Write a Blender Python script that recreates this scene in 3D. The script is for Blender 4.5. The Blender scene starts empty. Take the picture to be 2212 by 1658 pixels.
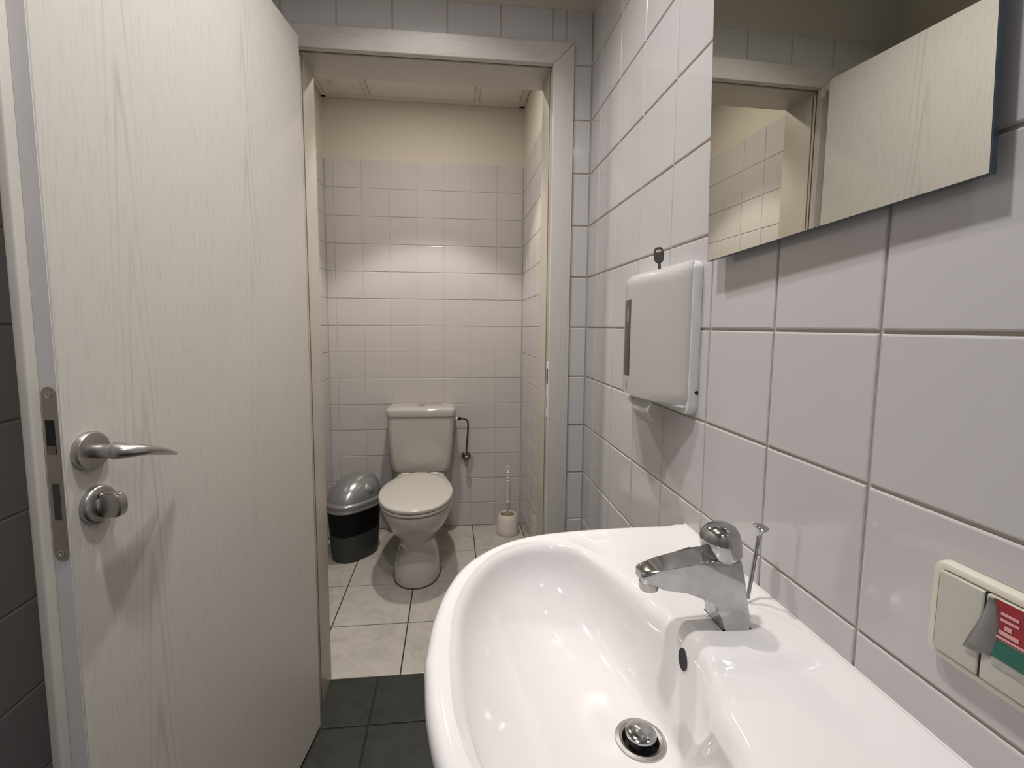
import bpy, bmesh, math, random
from mathutils import Vector, Matrix

random.seed(7)
PI = math.pi
SC = bpy.context.scene
COL = SC.collection

# ------------------------------------------------------------------ camera
cam_data = bpy.data.cameras.new('camera')
cam_data.sensor_fit = 'HORIZONTAL'
cam_data.sensor_width = 36.0
cam_data.lens = 36.0 * 1014.2 / 2212.0
cam_data.shift_x = (1106.0 - 1084.64) / 2212.0
cam_data.shift_y = (800.35 - 829.0) / 2212.0
cam_data.clip_start = 0.02
cam = bpy.data.objects.new('camera', cam_data)
COL.objects.link(cam)
RX = Vector((0.9943519928571765, -0.10590620142145339, 0.006927539349597707))
RY = Vector((-0.0032012763343004, -0.09517152147462582, -0.9954557415224627))
RZ = Vector((0.10608424072779675, 0.9898112234162044, -0.09497302705780988))
CAMPOS = Vector((-0.40656, -1.30076, 1.19378))
cam.matrix_world = Matrix((
    (RX[0], -RY[0], -RZ[0], CAMPOS[0]),
    (RX[1], -RY[1], -RZ[1], CAMPOS[1]),
    (RX[2], -RY[2], -RZ[2], CAMPOS[2]),
    (0, 0, 0, 1)))
SC.camera = cam

# ------------------------------------------------------------------ world, exposure
world = bpy.data.worlds.new('world')
SC.world = world
world.use_nodes = True
world.node_tree.nodes['Background'].inputs[0].default_value = (0.9, 0.93, 1.0, 1)
world.node_tree.nodes['Background'].inputs[1].default_value = 0.03
SC.view_settings.view_transform = 'Standard'
SC.view_settings.look = 'None'
SC.view_settings.gamma = 1.0
SC.view_settings.use_curve_mapping = False
SC.view_settings.exposure = 0.75
SC.cycles.max_bounces = 12
SC.cycles.diffuse_bounces = 8
SC.cycles.glossy_bounces = 6

# the lamps: (x, y, z, power, colour, kind, size/cone degrees, radius)
LAMP_STALL = dict(loc=(-0.535, 0.74, 2.395), power=29, spill=4.2, color=(1.0, 0.91, 0.80), cone=90, blend=0.26, radius=0.03)
LAMP_MAIN = dict(loc=(-0.53, -0.84, 2.36), power=5.5, color=(1.0, 0.968, 0.95), radius=0.04, spread=150)
LAMP_FRONT = dict(loc=(-0.46, -0.34, 2.36), power=2.4, color=(1.0, 0.968, 0.94), radius=0.022, spread=104)
LAMP_FILL = dict(loc=(-0.40, -1.75, 2.36), power=2.0, color=(0.88, 0.92, 1.0), radius=0.05, spread=160)  # unseen cool fill, added behind the viewer to lighten the shadows

# ------------------------------------------------------------------ materials
def new_mat(name):
    m = bpy.data.materials.new(name)
    m.use_nodes = True
    nt = m.node_tree
    return m, nt, nt.nodes['Principled BSDF']

def mat(name, color, rough=0.5, metal=0.0, noise=0.0, nscale=20.0, bump=0.0, bscale=60.0,
        vary=0.0, coat=0.0, spec=0.5, stretch=None, rvar=0.0):
    m, nt, b = new_mat(name)
    N, L = nt.nodes, nt.links
    b.inputs['Roughness'].default_value = rough
    b.inputs['Metallic'].default_value = metal
    b.inputs['Specular IOR Level'].default_value = spec
    b.inputs['Coat Weight'].default_value = coat
    b.inputs['Coat Roughness'].default_value = 0.05
    c = (color[0], color[1], color[2], 1)
    b.inputs['Base Color'].default_value = c
    tc = N.new('ShaderNodeTexCoord')
    src = tc.outputs['Object']
    if stretch:
        mp = N.new('ShaderNodeMapping'); mp.inputs['Scale'].default_value = stretch
        L.new(src, mp.inputs['Vector']); src = mp.outputs['Vector']
    col = None
    if noise > 0:
        n = N.new('ShaderNodeTexNoise'); n.inputs['Scale'].default_value = nscale
        n.inputs['Detail'].default_value = 6; n.inputs['Roughness'].default_value = 0.6
        L.new(src, n.inputs['Vector'])
        mix = N.new('ShaderNodeMix'); mix.data_type = 'RGBA'
        k = 1 - noise
        mix.inputs['A'].default_value = (color[0]*k, color[1]*k, color[2]*k, 1)
        k = 1 + noise
        mix.inputs['B'].default_value = (min(1, color[0]*k), min(1, color[1]*k), min(1, color[2]*k), 1)
        L.new(n.outputs['Fac'], mix.inputs['Factor'])
        col = mix.outputs['Result']
        if rvar > 0:
            mr = N.new('ShaderNodeMapRange')
            mr.inputs['To Min'].default_value = max(0.02, rough - rvar)
            mr.inputs['To Max'].default_value = rough + rvar
            L.new(n.outputs['Fac'], mr.inputs['Value']); L.new(mr.outputs['Result'], b.inputs['Roughness'])
    if vary > 0:
        oi = N.new('ShaderNodeObjectInfo')
        mr = N.new('ShaderNodeMapRange')
        mr.inputs['To Min'].default_value = 1 - vary; mr.inputs['To Max'].default_value = 1 + vary
        L.new(oi.outputs['Random'], mr.inputs['Value'])
        hs = N.new('ShaderNodeHueSaturation')
        L.new(mr.outputs['Result'], hs.inputs['Value'])
        if col is not None: L.new(col, hs.inputs['Color'])
        else: hs.inputs['Color'].default_value = c
        col = hs.outputs['Color']
    if col is not None:
        L.new(col, b.inputs['Base Color'])
    if bump > 0:
        n2 = N.new('ShaderNodeTexNoise'); n2.inputs['Scale'].default_value = bscale
        n2.inputs['Detail'].default_value = 3
        L.new(src, n2.inputs['Vector'])
        bp = N.new('ShaderNodeBump'); bp.inputs['Strength'].default_value = bump
        bp.inputs['Distance'].default_value = 0.002
        L.new(n2.outputs['Fac'], bp.inputs['Height']); L.new(bp.outputs['Normal'], b.inputs['Normal'])
    return m

def math_node(nt, op, a, b=None, c=None):
    n = nt.nodes.new('ShaderNodeMath'); n.operation = op
    for i, v in enumerate((a, b, c)):
        if v is None: continue
        if isinstance(v, (int, float)): n.inputs[i].default_value = v
        else: nt.links.new(v, n.inputs[i])
    return n.outputs[0]

def veneer(name, across, along, base, dark, amount=1.0, LF=26.0, RF=520.0, off=0.055, per=0.16, near=0.028):
    """Whitewashed ash veneer: nested hyperbolas (plain-sawn figure) and fine pores. across/along = 0,1,2 object axes."""
    m, nt, b = new_mat(name)
    N, L = nt.nodes, nt.links
    tc = N.new('ShaderNodeTexCoord')
    sp = N.new('ShaderNodeSeparateXYZ'); L.new(tc.outputs['Object'], sp.inputs[0])
    a, l = sp.outputs[across], sp.outputs[along]
    cmb = N.new('ShaderNodeCombineXYZ')
    L.new(math_node(nt, 'MULTIPLY', a, 7.0), cmb.inputs[0]); L.new(math_node(nt, 'MULTIPLY', l, 0.7), cmb.inputs[1])
    nz = N.new('ShaderNodeTexNoise'); nz.inputs['Scale'].default_value = 2.2; nz.inputs['Detail'].default_value = 2
    L.new(cmb.outputs[0], nz.inputs['Vector'])
    warp = math_node(nt, 'MULTIPLY', math_node(nt, 'SUBTRACT', nz.outputs['Fac'], 0.5), 0.035)
    aw = math_node(nt, 'ADD', a, warp)
    am = math_node(nt, 'PINGPONG', math_node(nt, 'ADD', aw, 9.6 + off), per)
    am = math_node(nt, 'SUBTRACT', am, 0.0)
    hyp = math_node(nt, 'SQRT', math_node(nt, 'ADD', math_node(nt, 'MULTIPLY', am, am), 0.00012))
    ph = math_node(nt, 'ADD', math_node(nt, 'MULTIPLY', hyp, RF), math_node(nt, 'MULTIPLY', l, LF))
    s = math_node(nt, 'SINE', ph)
    s = math_node(nt, 'POWER', math_node(nt, 'ADD', math_node(nt, 'MULTIPLY', s, 0.5), 0.5), 5.0)
    fade = N.new('ShaderNodeTexNoise'); fade.inputs['Scale'].default_value = 1.3
    L.new(cmb.outputs[0], fade.inputs['Vector'])
    fr = N.new('ShaderNodeMapRange'); fr.inputs['From Min'].default_value = 0.42; fr.inputs['From Max'].default_value = 0.62
    L.new(fade.outputs['Fac'], fr.inputs['Value'])
    fo = N.new('ShaderNodeMapRange'); fo.inputs['From Min'].default_value = near*0.5; fo.inputs['From Max'].default_value = near*1.6
    fo.inputs['To Min'].default_value = 1.0; fo.inputs['To Max'].default_value = 0.16
    L.new(am, fo.inputs['Value'])
    lines = math_node(nt, 'MULTIPLY', math_node(nt, 'MULTIPLY', s, fr.outputs['Result']), fo.outputs['Result'])
    cmb2 = N.new('ShaderNodeCombineXYZ')
    L.new(math_node(nt, 'MULTIPLY', a, 330.0), cmb2.inputs[0]); L.new(math_node(nt, 'MULTIPLY', l, 16.0), cmb2.inputs[1])
    pz = N.new('ShaderNodeTexNoise'); pz.inputs['Scale'].default_value = 1.0; pz.inputs['Detail'].default_value = 3
    L.new(cmb2.outputs[0], pz.inputs['Vector'])
    pr = N.new('ShaderNodeMapRange'); pr.inputs['From Min'].default_value = 0.5; pr.inputs['From Max'].default_value = 0.8
    L.new(pz.outputs['Fac'], pr.inputs['Value'])
    tot = math_node(nt, 'ADD', math_node(nt, 'MULTIPLY', lines, 0.42), math_node(nt, 'MULTIPLY', pr.outputs['Result'], 0.34))
    tot = math_node(nt, 'MULTIPLY', tot, amount)
    mix = N.new('ShaderNodeMix'); mix.data_type = 'RGBA'; mix.clamp_factor = True
    mix.inputs['A'].default_value = (*base, 1); mix.inputs['B'].default_value = (*dark, 1)
    L.new(tot, mix.inputs['Factor'])
    L.new(mix.outputs['Result'], b.inputs['Base Color'])
    b.inputs['Roughness'].default_value = 0.42
    b.inputs['Specular IOR Level'].default_value = 0.4
    bp = N.new('ShaderNodeBump'); bp.inputs['Strength'].default_value = 0.25; bp.inputs['Distance'].default_value = 0.0006
    bp.invert = True
    L.new(tot, bp.inputs['Height']); L.new(bp.outputs['Normal'], b.inputs['Normal'])
    return m

M = {}
M['tile'] = mat('glazed_wall_tile', (0.50, 0.482, 0.48), 0.10, bump=0.03, bscale=7.0, vary=0.015)
M['grout'] = mat('wall_grout', (0.44, 0.40, 0.345), 0.9, noise=0.22, nscale=12)
M['grout_stall'] = mat('stall_wall_grout', (0.52, 0.49, 0.455), 0.8, noise=0.10, nscale=12)
M['plaster'] = mat('painted_plaster', (0.54, 0.51, 0.45), 0.8, bump=0.15, bscale=180)
M['ceiling'] = mat('ceiling_paint', (0.66, 0.63, 0.56), 0.85, bump=0.1, bscale=200)
M['ceiling_bar'] = mat('ceiling_bar_paint', (0.60, 0.57, 0.50), 0.6, noise=0.05)
M['veneer_z'] = veneer('whitewashed_ash_upright', 0, 2, (0.55, 0.52, 0.48), (0.33, 0.305, 0.27))
M['veneer_x'] = veneer('whitewashed_ash_lying', 2, 0, (0.52, 0.49, 0.45), (0.27, 0.245, 0.215), 1.3, LF=30.0, RF=430.0, off=0.035, per=0.5, near=0.2)
M['veneer_y'] = veneer('whitewashed_ash_frame', 0, 2, (0.50, 0.475, 0.44), (0.33, 0.30, 0.265), 0.8)
M['edge_paint'] = mat('door_edge_lacquer', (0.68, 0.67, 0.655), 0.45, noise=0.06, nscale=30)
M['lip_paint'] = mat('door_lip_lacquer', (0.62, 0.585, 0.53), 0.4, noise=0.10, nscale=12)
M['jamb'] = mat('jamb_lacquer', (0.47, 0.435, 0.375), 0.38, noise=0.06, nscale=14)
M['seal'] = mat('brown_door_seal', (0.13, 0.085, 0.055), 0.6, noise=0.2, nscale=60)
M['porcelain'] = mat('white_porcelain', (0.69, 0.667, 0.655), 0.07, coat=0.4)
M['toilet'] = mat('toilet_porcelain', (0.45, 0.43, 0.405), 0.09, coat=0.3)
M['seat'] = mat('toilet_seat_plastic', (0.51, 0.49, 0.45), 0.22)
M['chrome'] = mat('worn_chrome', (0.47, 0.47, 0.475), 0.10, 1.0, noise=0.28, nscale=55, rvar=0.08)
M['chrome2'] = mat('bright_chrome', (0.66, 0.66, 0.67), 0.06, 1.0)
M['chrome_dark'] = mat('dull_chrome', (0.25, 0.25, 0.27), 0.16, 1.0)
M['steel'] = mat('brushed_steel', (0.46, 0.44, 0.42), 0.30, 1.0, noise=0.05, nscale=80)
M['bronze'] = mat('lock_plate_steel', (0.36, 0.33, 0.29), 0.42, 1.0, noise=0.06, nscale=60)
M['black'] = mat('black_void', (0.006, 0.006, 0.006), 0.7)
M['blackpl'] = mat('black_plastic', (0.004, 0.004, 0.004), 0.5, spec=0.2)
M['darkgrey'] = mat('dark_grey_plastic', (0.036, 0.038, 0.036), 0.45, noise=0.06)
M['silverpl'] = mat('silver_grey_plastic', (0.27, 0.27, 0.275), 0.24, 0.5, noise=0.12, nscale=300)
M['mirror'] = mat('mirror_silver', (0.66, 0.66, 0.61), 0.0, 1.0)
M['mirror_edge'] = mat('mirror_edge_glass', (0.03, 0.05, 0.07), 0.25)
M['disp'] = mat('dispenser_white_plastic', (0.46, 0.435, 0.42), 0.28)
M['disp_frame'] = mat('dispenser_grey_white_plastic', (0.60, 0.60, 0.59), 0.35)
M['smoke'] = mat('smoked_window_plastic', (0.022, 0.018, 0.013), 0.18, noise=0.25, nscale=40, stretch=(1, 1, 0.15))
M['paper'] = mat('white_paper', (0.75, 0.74, 0.72), 0.9)
M['keymetal'] = mat('dark_key_metal', (0.10, 0.095, 0.085), 0.4, 0.6)
M['print'] = mat('pale_print', (0.55, 0.53, 0.50), 0.5)
M['greyprint'] = mat('grey_print', (0.30, 0.28, 0.26), 0.5)
M['cream'] = mat('cream_switch_plastic', (0.60, 0.565, 0.47), 0.35, noise=0.03, nscale=15)
M['rocker'] = mat('cream_rocker_plastic', (0.46, 0.44, 0.385), 0.30, noise=0.04, nscale=15)
M['red'] = mat('red_sticker', (0.26, 0.004, 0.01), 0.4)
M['green'] = mat('green_sticker', (0.0, 0.10, 0.06), 0.4, noise=0.25, nscale=200, stretch=(1, .1, 1))
M['peel'] = mat('peeled_sticker_back', (0.42, 0.40, 0.39), 0.45, noise=0.15, nscale=120)
M['scuff'] = mat('scuffed_silver_residue', (0.34, 0.33, 0.30), 0.6, noise=0.5, nscale=260)
M['pinkprint'] = mat('pink_print', (0.62, 0.32, 0.32), 0.5)
M['brush'] = mat('white_brush_plastic', (0.66, 0.62, 0.55), 0.3)
M['brushin'] = mat('stained_brush_inside', (0.42, 0.35, 0.25), 0.6)
M['hose'] = mat('dark_braided_hose', (0.05, 0.055, 0.045), 0.35, 0.4)
M['darkmetal'] = mat('dull_valve_metal', (0.22, 0.18, 0.16), 0.35, 0.9)
M['whitepl'] = mat('white_plastic', (0.75, 0.73, 0.70), 0.4)
M['sealant'] = mat('dirty_sealant', (0.10, 0.07, 0.045), 0.8, noise=0.4, nscale=40)
M['silicone'] = mat('white_silicone', (0.66, 0.64, 0.62), 0.5, noise=0.08, nscale=60)
M['floor_grout'] = mat('dark_floor_grout', (0.035, 0.022, 0.016), 0.9, noise=0.3, nscale=40)
M['slate_grout'] = mat('slate_floor_grout', (0.011, 0.012, 0.008), 0.9, noise=0.3, nscale=40)

def marble(name, base, vein, rough, scale, lo, hi):
    m, nt, b = new_mat(name)
    N, L = nt.nodes, nt.links
    tc = N.new('ShaderNodeTexCoord')
    ge = N.new('ShaderNodeNewGeometry')
    n = N.new('ShaderNodeTexNoise'); n.inputs['Scale'].default_value = scale; n.inputs['Detail'].default_value = 8
    n.inputs['Roughness'].default_value = 0.62; n.inputs['Distortion'].default_value = 1.2
    L.new(ge.outputs['Position'], n.inputs['Vector'])
    r = N.new('ShaderNodeMapRange'); r.inputs['From Min'].default_value = lo; r.inputs['From Max'].default_value = hi
    L.new(n.outputs['Fac'], r.inputs['Value'])
    mix = N.new('ShaderNodeMix'); mix.data_type = 'RGBA'
    mix.inputs['A'].default_value = (*base, 1); mix.inputs['B'].default_value = (*vein, 1)
    L.new(r.outputs['Result'], mix.inputs['Factor']); L.new(mix.outputs['Result'], b.inputs['Base Color'])
    b.inputs['Roughness'].default_value = rough
    bp = N.new('ShaderNodeBump'); bp.inputs['Strength'].default_value = 0.12; bp.inputs['Distance'].default_value = 0.001
    L.new(n.outputs['Fac'], bp.inputs['Height']); L.new(bp.outputs['Normal'], b.inputs['Normal'])
    return m
M['floor_white'] = marble('white_marbled_floor_tile', (0.44, 0.415, 0.38), (0.31, 0.29, 0.262), 0.20, 9.0, 0.46, 0.80)
M['floor_slate'] = marble('grey_green_floor_tile', (0.016, 0.018, 0.013), (0.006, 0.007, 0.0045), 0.62, 14.0, 0.42, 0.70)

# ------------------------------------------------------------------ mesh helpers
def link(o, parent=None):
    COL.objects.link(o)
    if parent is not None: o.parent = parent
    return o

def obj(name, bm, material, parent=None, smooth=True, angle=35):
    me = bpy.data.meshes.new(name)
    bmesh.ops.recalc_face_normals(bm, faces=bm.faces)
    bm.to_mesh(me); bm.free()
    mats = material if isinstance(material, (list, tuple)) else [material]
    for m in mats: me.materials.append(m)
    if smooth:
        me.polygons.foreach_set('use_smooth', [True]*len(me.polygons))
        me.set_sharp_from_angle(angle=math.radians(angle))
    return link(bpy.data.objects.new(name, me), parent)

def tag(o, label=None, cat=None, group=None, kind=None):
    if label: o['label'] = label
    if cat: o['category'] = cat
    if group: o['group'] = group
    if kind: o['kind'] = kind
    return o

def thing(name, label, cat, loc=(0, 0, 0), rotz=0, group=None, kind=None):
    o = bpy.data.objects.new(name, None)
    o.empty_display_size = 0.05
    o.location = loc; o.rotation_euler = (0, 0, rotz)
    link(o)
    return tag(o, label, cat, group, kind)

def add_box(bm, lo, hi, bevel=0.0, seg=2, mi=0):
    vs = [bm.verts.new((x, y, z)) for z in (lo[2], hi[2]) for y in (lo[1], hi[1]) for x in (lo[0], hi[0])]
    F = [(0, 2, 3, 1), (4, 5, 7, 6), (0, 1, 5, 4), (2, 6, 7, 3), (0, 4, 6, 2), (1, 3, 7, 5)]
    fs = [bm.faces.new([vs[i] for i in f]) for f in F]
    for f in fs: f.material_index = mi
    if bevel > 0:
        es = list({e for f in fs for e in f.edges})
        bmesh.ops.bevel(bm, geom=es, offset=bevel, segments=seg, profile=0.6, affect='EDGES', clamp_overlap=True)
    return bm

def box(lo, hi, bevel=0.0, seg=2):
    return add_box(bmesh.new(), lo, hi, bevel, seg)

def add_rings(bm, rings, cap0=True, cap1=True, closed=True, mi=0):
    R = [[bm.verts.new(p) for p in r] for r in rings]
    n = len(R[0])
    for a, b in zip(R, R[1:]):
        for i in range(n if closed else n-1):
            j = (i+1) % n
            try: bm.faces.new((a[i], a[j], b[j], b[i])).material_index = mi
            except ValueError: pass
    if cap0: bm.faces.new(list(reversed(R[0]))).material_index = mi
    if cap1: bm.faces.new(R[-1]).material_index = mi
    return R

def lathe(prof, n=32, axis='z', origin=(0, 0, 0), bm=None, cap0=True, cap1=True):
    """prof: list of (radius, height)."""
    bm = bm or bmesh.new()
    o = Vector(origin)
    rings = []
    for r, h in prof:
        ring = []
        for i in range(n):
            a = 2*PI*i/n
            c, s = r*math.cos(a), r*math.sin(a)
            if axis == 'z': p = (c, s, h)
            elif axis == 'x': p = (h, c, s)
            else: p = (s, h, c)
            ring.append(o + Vector(p))
        rings.append(ring)
    add_rings(bm, rings, cap0, cap1)
    return bm

def catmull(pts, sub=8):
    P = [Vector(p) for p in pts]
    P = [P[0]*2-P[1]] + P + [P[-1]*2-P[-2]]
    out = []
    for i in range(1, len(P)-2):
        for k in range(sub):
            t = k/sub
            a, b, c, d = P[i-1], P[i], P[i+1], P[i+2]
            out.append(0.5*((2*b) + (c-a)*t + (2*a-5*b+4*c-d)*t*t + (3*b-a-3*c+d)*t**3))
    out.append(P[-2].copy())
    return out

def tube(pts, radius, n=14, bm=None, sub=8, smooth=True):
    """radius: number or list matching pts."""
    bm = bm or bmesh.new()
    path = catmull(pts, sub) if smooth and len(pts) > 2 else [Vector(p) for p in pts]
    m = len(path)
    if isinstance(radius, (int, float)): rad = [radius]*m
    else:
        rad = []
        for i in range(m):
            t = i/(m-1)*(len(radius)-1); k = min(int(t), len(radius)-2); f = t-k
            rad.append(radius[k]*(1-f)+radius[k+1]*f)
    up = Vector((0, 0, 1))
    rings = []
    prev = None
    for i, p in enumerate(path):
        d = (path[min(i+1, m-1)] - path[max(i-1, 0)]).normalized()
        if prev is None:
            ref = up if abs(d.dot(up)) < 0.9 else Vector((1, 0, 0))
            u = d.cross(ref).normalized()
        else:
            u = (prev - d*prev.dot(d)).normalized()
        prev = u
        v = d.cross(u)
        rings.append([p + (u*math.cos(2*PI*k/n) + v*math.sin(2*PI*k/n))*rad[i] for k in range(n)])
    add_rings(bm, rings)
    return bm

def lerp(a, b, t): return a + (b-a)*t
def smoothstep(a, b, x):
    t = max(0.0, min(1.0, (x-a)/(b-a))); return t*t*(3-2*t)
def interp(tab, x):
    if x <= tab[0][0]: return tab[0][1]
    for (x0, y0), (x1, y1) in zip(tab, tab[1:]):
        if x <= x1: return lerp(y0, y1, (x-x0)/(x1-x0))
    return tab[-1][1]

# ------------------------------------------------------------------ tiles
GROUT = 0.0032
TILE_PROUD = 0.0026
_tile_cache = {}
def tile_mesh(w, h, proud=TILE_PROUD, bev=0.0022, depth=0.004, material=None, tag_='t'):
    key = (round(w, 4), round(h, 4), tag_)
    if key in _tile_cache: return _tile_cache[key]
    bm = bmesh.new()
    rings = []
    for inset, z in ((0, -depth), (0, proud-bev*0.8), (bev*0.35, proud-bev*0.22), (bev, proud)):
        x, y = w/2-inset, h/2-inset
        rings.append([(-x, -y, z), (x, -y, z), (x, y, z), (-x, y, z)])
    add_rings(bm, rings, cap0=False)
    bmesh.ops.recalc_face_normals(bm, faces=bm.faces)
    me = bpy.data.meshes.new('tile')
    bm.to_mesh(me); bm.free()
    me.materials.append(material or M['tile'])
    me.polygons.foreach_set('use_smooth', [True]*len(me.polygons))
    me.set_sharp_from_angle(angle=math.radians(18))
    _tile_cache[key] = me
    return me

def lay_tiles(parent, O, U, V, us, vs, holes=(), grout=GROUT, material=None, tag_='t', tilt=0.0022, name='tile', bev=0.0022):
    """Grid lines us along U and vs along V from origin O; holes = rectangles (u0,u1,v0,v1) cut out of the grid."""
    O, U, V = Vector(O), Vector(U), Vector(V)
    Nn = U.cross(V)
    for u0, u1 in zip(us, us[1:]):
        for v0, v1 in zip(vs, vs[1:]):
            pieces = [(u0, u1, v0, v1)]
            for (a, b, c, d) in holes:
                nxt = []
                for (p, q, r, s) in pieces:
                    if p >= b or q <= a or r >= d or s <= c: nxt.append((p, q, r, s)); continue
                    if p < a: nxt.append((p, a, r, s))
                    if q > b: nxt.append((b, q, r, s))
                    pm, qm = max(p, a), min(q, b)
                    if r < c: nxt.append((pm, qm, r, c))
                    if s > d: nxt.append((pm, qm, d, s))
                pieces = nxt
            for (p, q, r, s) in pieces:
                w, h = q-p-grout, s-r-grout
                if w < 0.006 or h < 0.006: continue
                me = tile_mesh(w, h, material=material, tag_=tag_, bev=bev)
                o = bpy.data.objects.new(name, me)
                c = O + U*((p+q)/2) + V*((r+s)/2)
                rot = Matrix((U, V, Nn)).transposed().to_4x4()
                j = Matrix.Rotation(random.gauss(0, tilt), 4, 'X') @ Matrix.Rotation(random.gauss(0, tilt), 4, 'Y')
                o.matrix_world = Matrix.Translation(c) @ rot @ j
                link(o, parent)

# grid lines found in the photograph (metres; right wall x=0, floor z=0)
ROW0 = 1.1904
ROWS = [0.0] + [ROW0 + 0.15*k for k in range(-7, 7)]          # 0, .1404, .2904 ... 2.0904
TILE_TOP = ROWS[-1]
CEIL = 2.412
CEIL_F = 2.372
XL = -1.0954
Y_END, Y_STALL, Y_BACK, Y_NEAR = 0.098, 0.232, 1.4248, -2.12
OPEN_L, OPEN_R, OPEN_T = -0.830, -0.108, 1.947                 # hole in the door wall (behind the frame)
T = TILE_PROUD

# wall bodies: face sits TILE_PROUD behind the tile faces
def wall(name, lo, hi, label, grout='grout'):
    bm = bmesh.new()
    add_box(bm, (lo[0], lo[1], lo[2]), (hi[0], hi[1], TILE_TOP-0.001), mi=0)
    add_box(bm, (lo[0], lo[1], TILE_TOP-0.001), (hi[0], hi[1], hi[2]), mi=1)
    o = obj(name, bm, [M[grout], M['plaster']], smooth=False)
    return tag(o, label, 'wall', kind='structure')

WTH = 0.12
w_right = wall('wall_right', (T, Y_NEAR-WTH, -0.05), (WTH, Y_END+0.06, CEIL+0.05), 'white tiled wall on the right behind the washbasin and mirror')
w_sright = wall('wall_stall_right', (T, Y_END+0.06, -0.05), (WTH, Y_BACK+WTH, CEIL+0.05), 'right side wall of the toilet stall beside the brush', 'grout_stall')
w_back = wall('wall_stall_back', (XL-T, Y_BACK+T, -0.05), (T, Y_BACK+WTH, CEIL+0.05), 'tiled back wall of the stall behind the toilet cistern', 'grout_stall')
w_sleft = wall('wall_stall_left', (XL-WTH, Y_END+0.06, -0.05), (XL-T, Y_BACK+WTH, CEIL+0.05), 'left side wall of the toilet stall beside the bin', 'grout_stall')
w_left = wall('wall_left', (XL-WTH, Y_NEAR-WTH, -0.05), (XL-T, Y_END+0.06, CEIL+0.05), 'dim tiled wall behind the open door')
w_near = wall('wall_near', (XL-T, Y_NEAR-WTH, -0.05), (T, Y_NEAR-T, CEIL+0.05), 'tiled wall behind the viewer, seen only in reflections')

def wall_end():
    bm = bmesh.new()
    y0, y1 = Y_END+T, Y_STALL-T
    add_box(bm, (XL-T, y0, -0.05), (OPEN_L, y1, TILE_TOP-0.001))
    add_box(bm, (OPEN_R, y0, -0.05), (T, y1, TILE_TOP-0.001))
    add_box(bm, (OPEN_L, y0, OPEN_T), (OPEN_R, y1, TILE_TOP-0.001))
    add_box(bm, (XL-T, y0, TILE_TOP-0.001), (T, y1, CEIL+0.05), mi=1)
    o = obj('wall_end', bm, [M['grout'], M['plaster']], smooth=False)
    return tag(o, 'tiled wall that holds the door frame to the stall', 'wall', kind='structure')
w_end = wall_end()

# tiles
ys_right = [0.0083-0.15*k for k in range(14, -1, -1)] + [Y_END]
us = [-(y) for y in reversed(ys_right)]                         # u runs towards the viewer (-Y)
lay_tiles(w_right, (T, 0, 0), (0, -1, 0), (0, 0, 1), us, ROWS)
ys_s = [Y_STALL, 0.3748, 0.5248, 0.6748, 0.8248, 0.9748, 1.1248, 1.2748, Y_BACK]
lay_tiles(w_sright, (T, 0, 0), (0, -1, 0), (0, 0, 1), [-y for y in reversed(ys_s)], ROWS)
xs_b = [XL] + [-0.7496+0.15*k for k in (-2, -1, 0, 1, 2, 3, 4)] + [0.0]
lay_tiles(w_back, (0, Y_BACK+T, 0), (1, 0, 0), (0, 0, 1), xs_b, ROWS)
ys_l = [Y_STALL, 0.2621, 0.4121, 0.5621, 0.7, 0.846, 0.996, 1.146, 1.296, Y_BACK]
lay_tiles(w_sleft, (XL-T, 0, 0), (0, 1, 0), (0, 0, 1), ys_l, ROWS)
lay_tiles(w_left, (XL-T, 0, 0), (0, 1, 0), (0, 0, 1), ys_right, ROWS)
xs_e = [XL] + [-0.7164+0.15*k for k in (-2, -1, 0, 1, 2, 3, 4)] + [0.0]
lay_tiles(w_end, (0, Y_END+T, 0), (1, 0, 0), (0, 0, 1), xs_e, ROWS, holes=[(OPEN_L-0.03, OPEN_R+0.03, -1, OPEN_T+0.02)])
# stall side of the door wall (seen only from inside): same tiles
lay_tiles(w_end, (0, Y_STALL-T, 0), (-1, 0, 0), (0, 0, 1), [-x for x in reversed(xs_e)], ROWS, holes=[(-OPEN_R-0.03, -OPEN_L+0.03, -1, OPEN_T+0.02)])
# wall behind the viewer: joined, out of frame
bm = bmesh.new()
for u0, u1 in zip(xs_e, xs_e[1:]):
    for v0, v1 in zip(ROWS, ROWS[1:]):
        add_box(bm, (u0+GROUT/2, Y_NEAR-T-0.003, v0+GROUT/2), (u1-GROUT/2, Y_NEAR, v1-GROUT/2))
tag(obj('tile_field', bm, M['tile'], w_near, smooth=False), kind='stuff')

# floor
bm = bmesh.new()
add_box(bm, (XL-WTH, Y_NEAR-WTH, -0.06), (WTH, Y_STALL, -T), mi=0)
add_box(bm, (XL-WTH, Y_STALL, -0.06), (WTH, Y_BACK+WTH, -T), mi=1)
floor = tag(obj('floor', bm, [M['slate_grout'], M['floor_grout']], smooth=False),
            'floor of grey-green tiles in front and white marbled tiles in the stall', 'floor', kind='structure')
yf = [0.0334-0.30*k for k in range(7, -1, -1)] + [Y_STALL-0.001]
xf = [XL, -0.96, -0.66, -0.36, -0.06, 0.0]
lay_tiles(floor, (0, 0, -T), (1, 0, 0), (0, 1, 0), xf, yf, grout=0.0055, material=M['floor_slate'], tag_='slate', tilt=0.001, name='floor_tile', bev=0.0016)
xw = [XL, -0.886, -0.587, -0.287, 0.0]
yw = [Y_STALL, 0.5195, 0.8150, 1.1100, 1.405, Y_BACK]
lay_tiles(floor, (0, 0, -T), (1, 0, 0), (0, 1, 0), xw, yw, grout=0.0045, material=M['floor_white'], tag_='white', tilt=0.0012, name='floor_tile', bev=0.0016)

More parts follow.
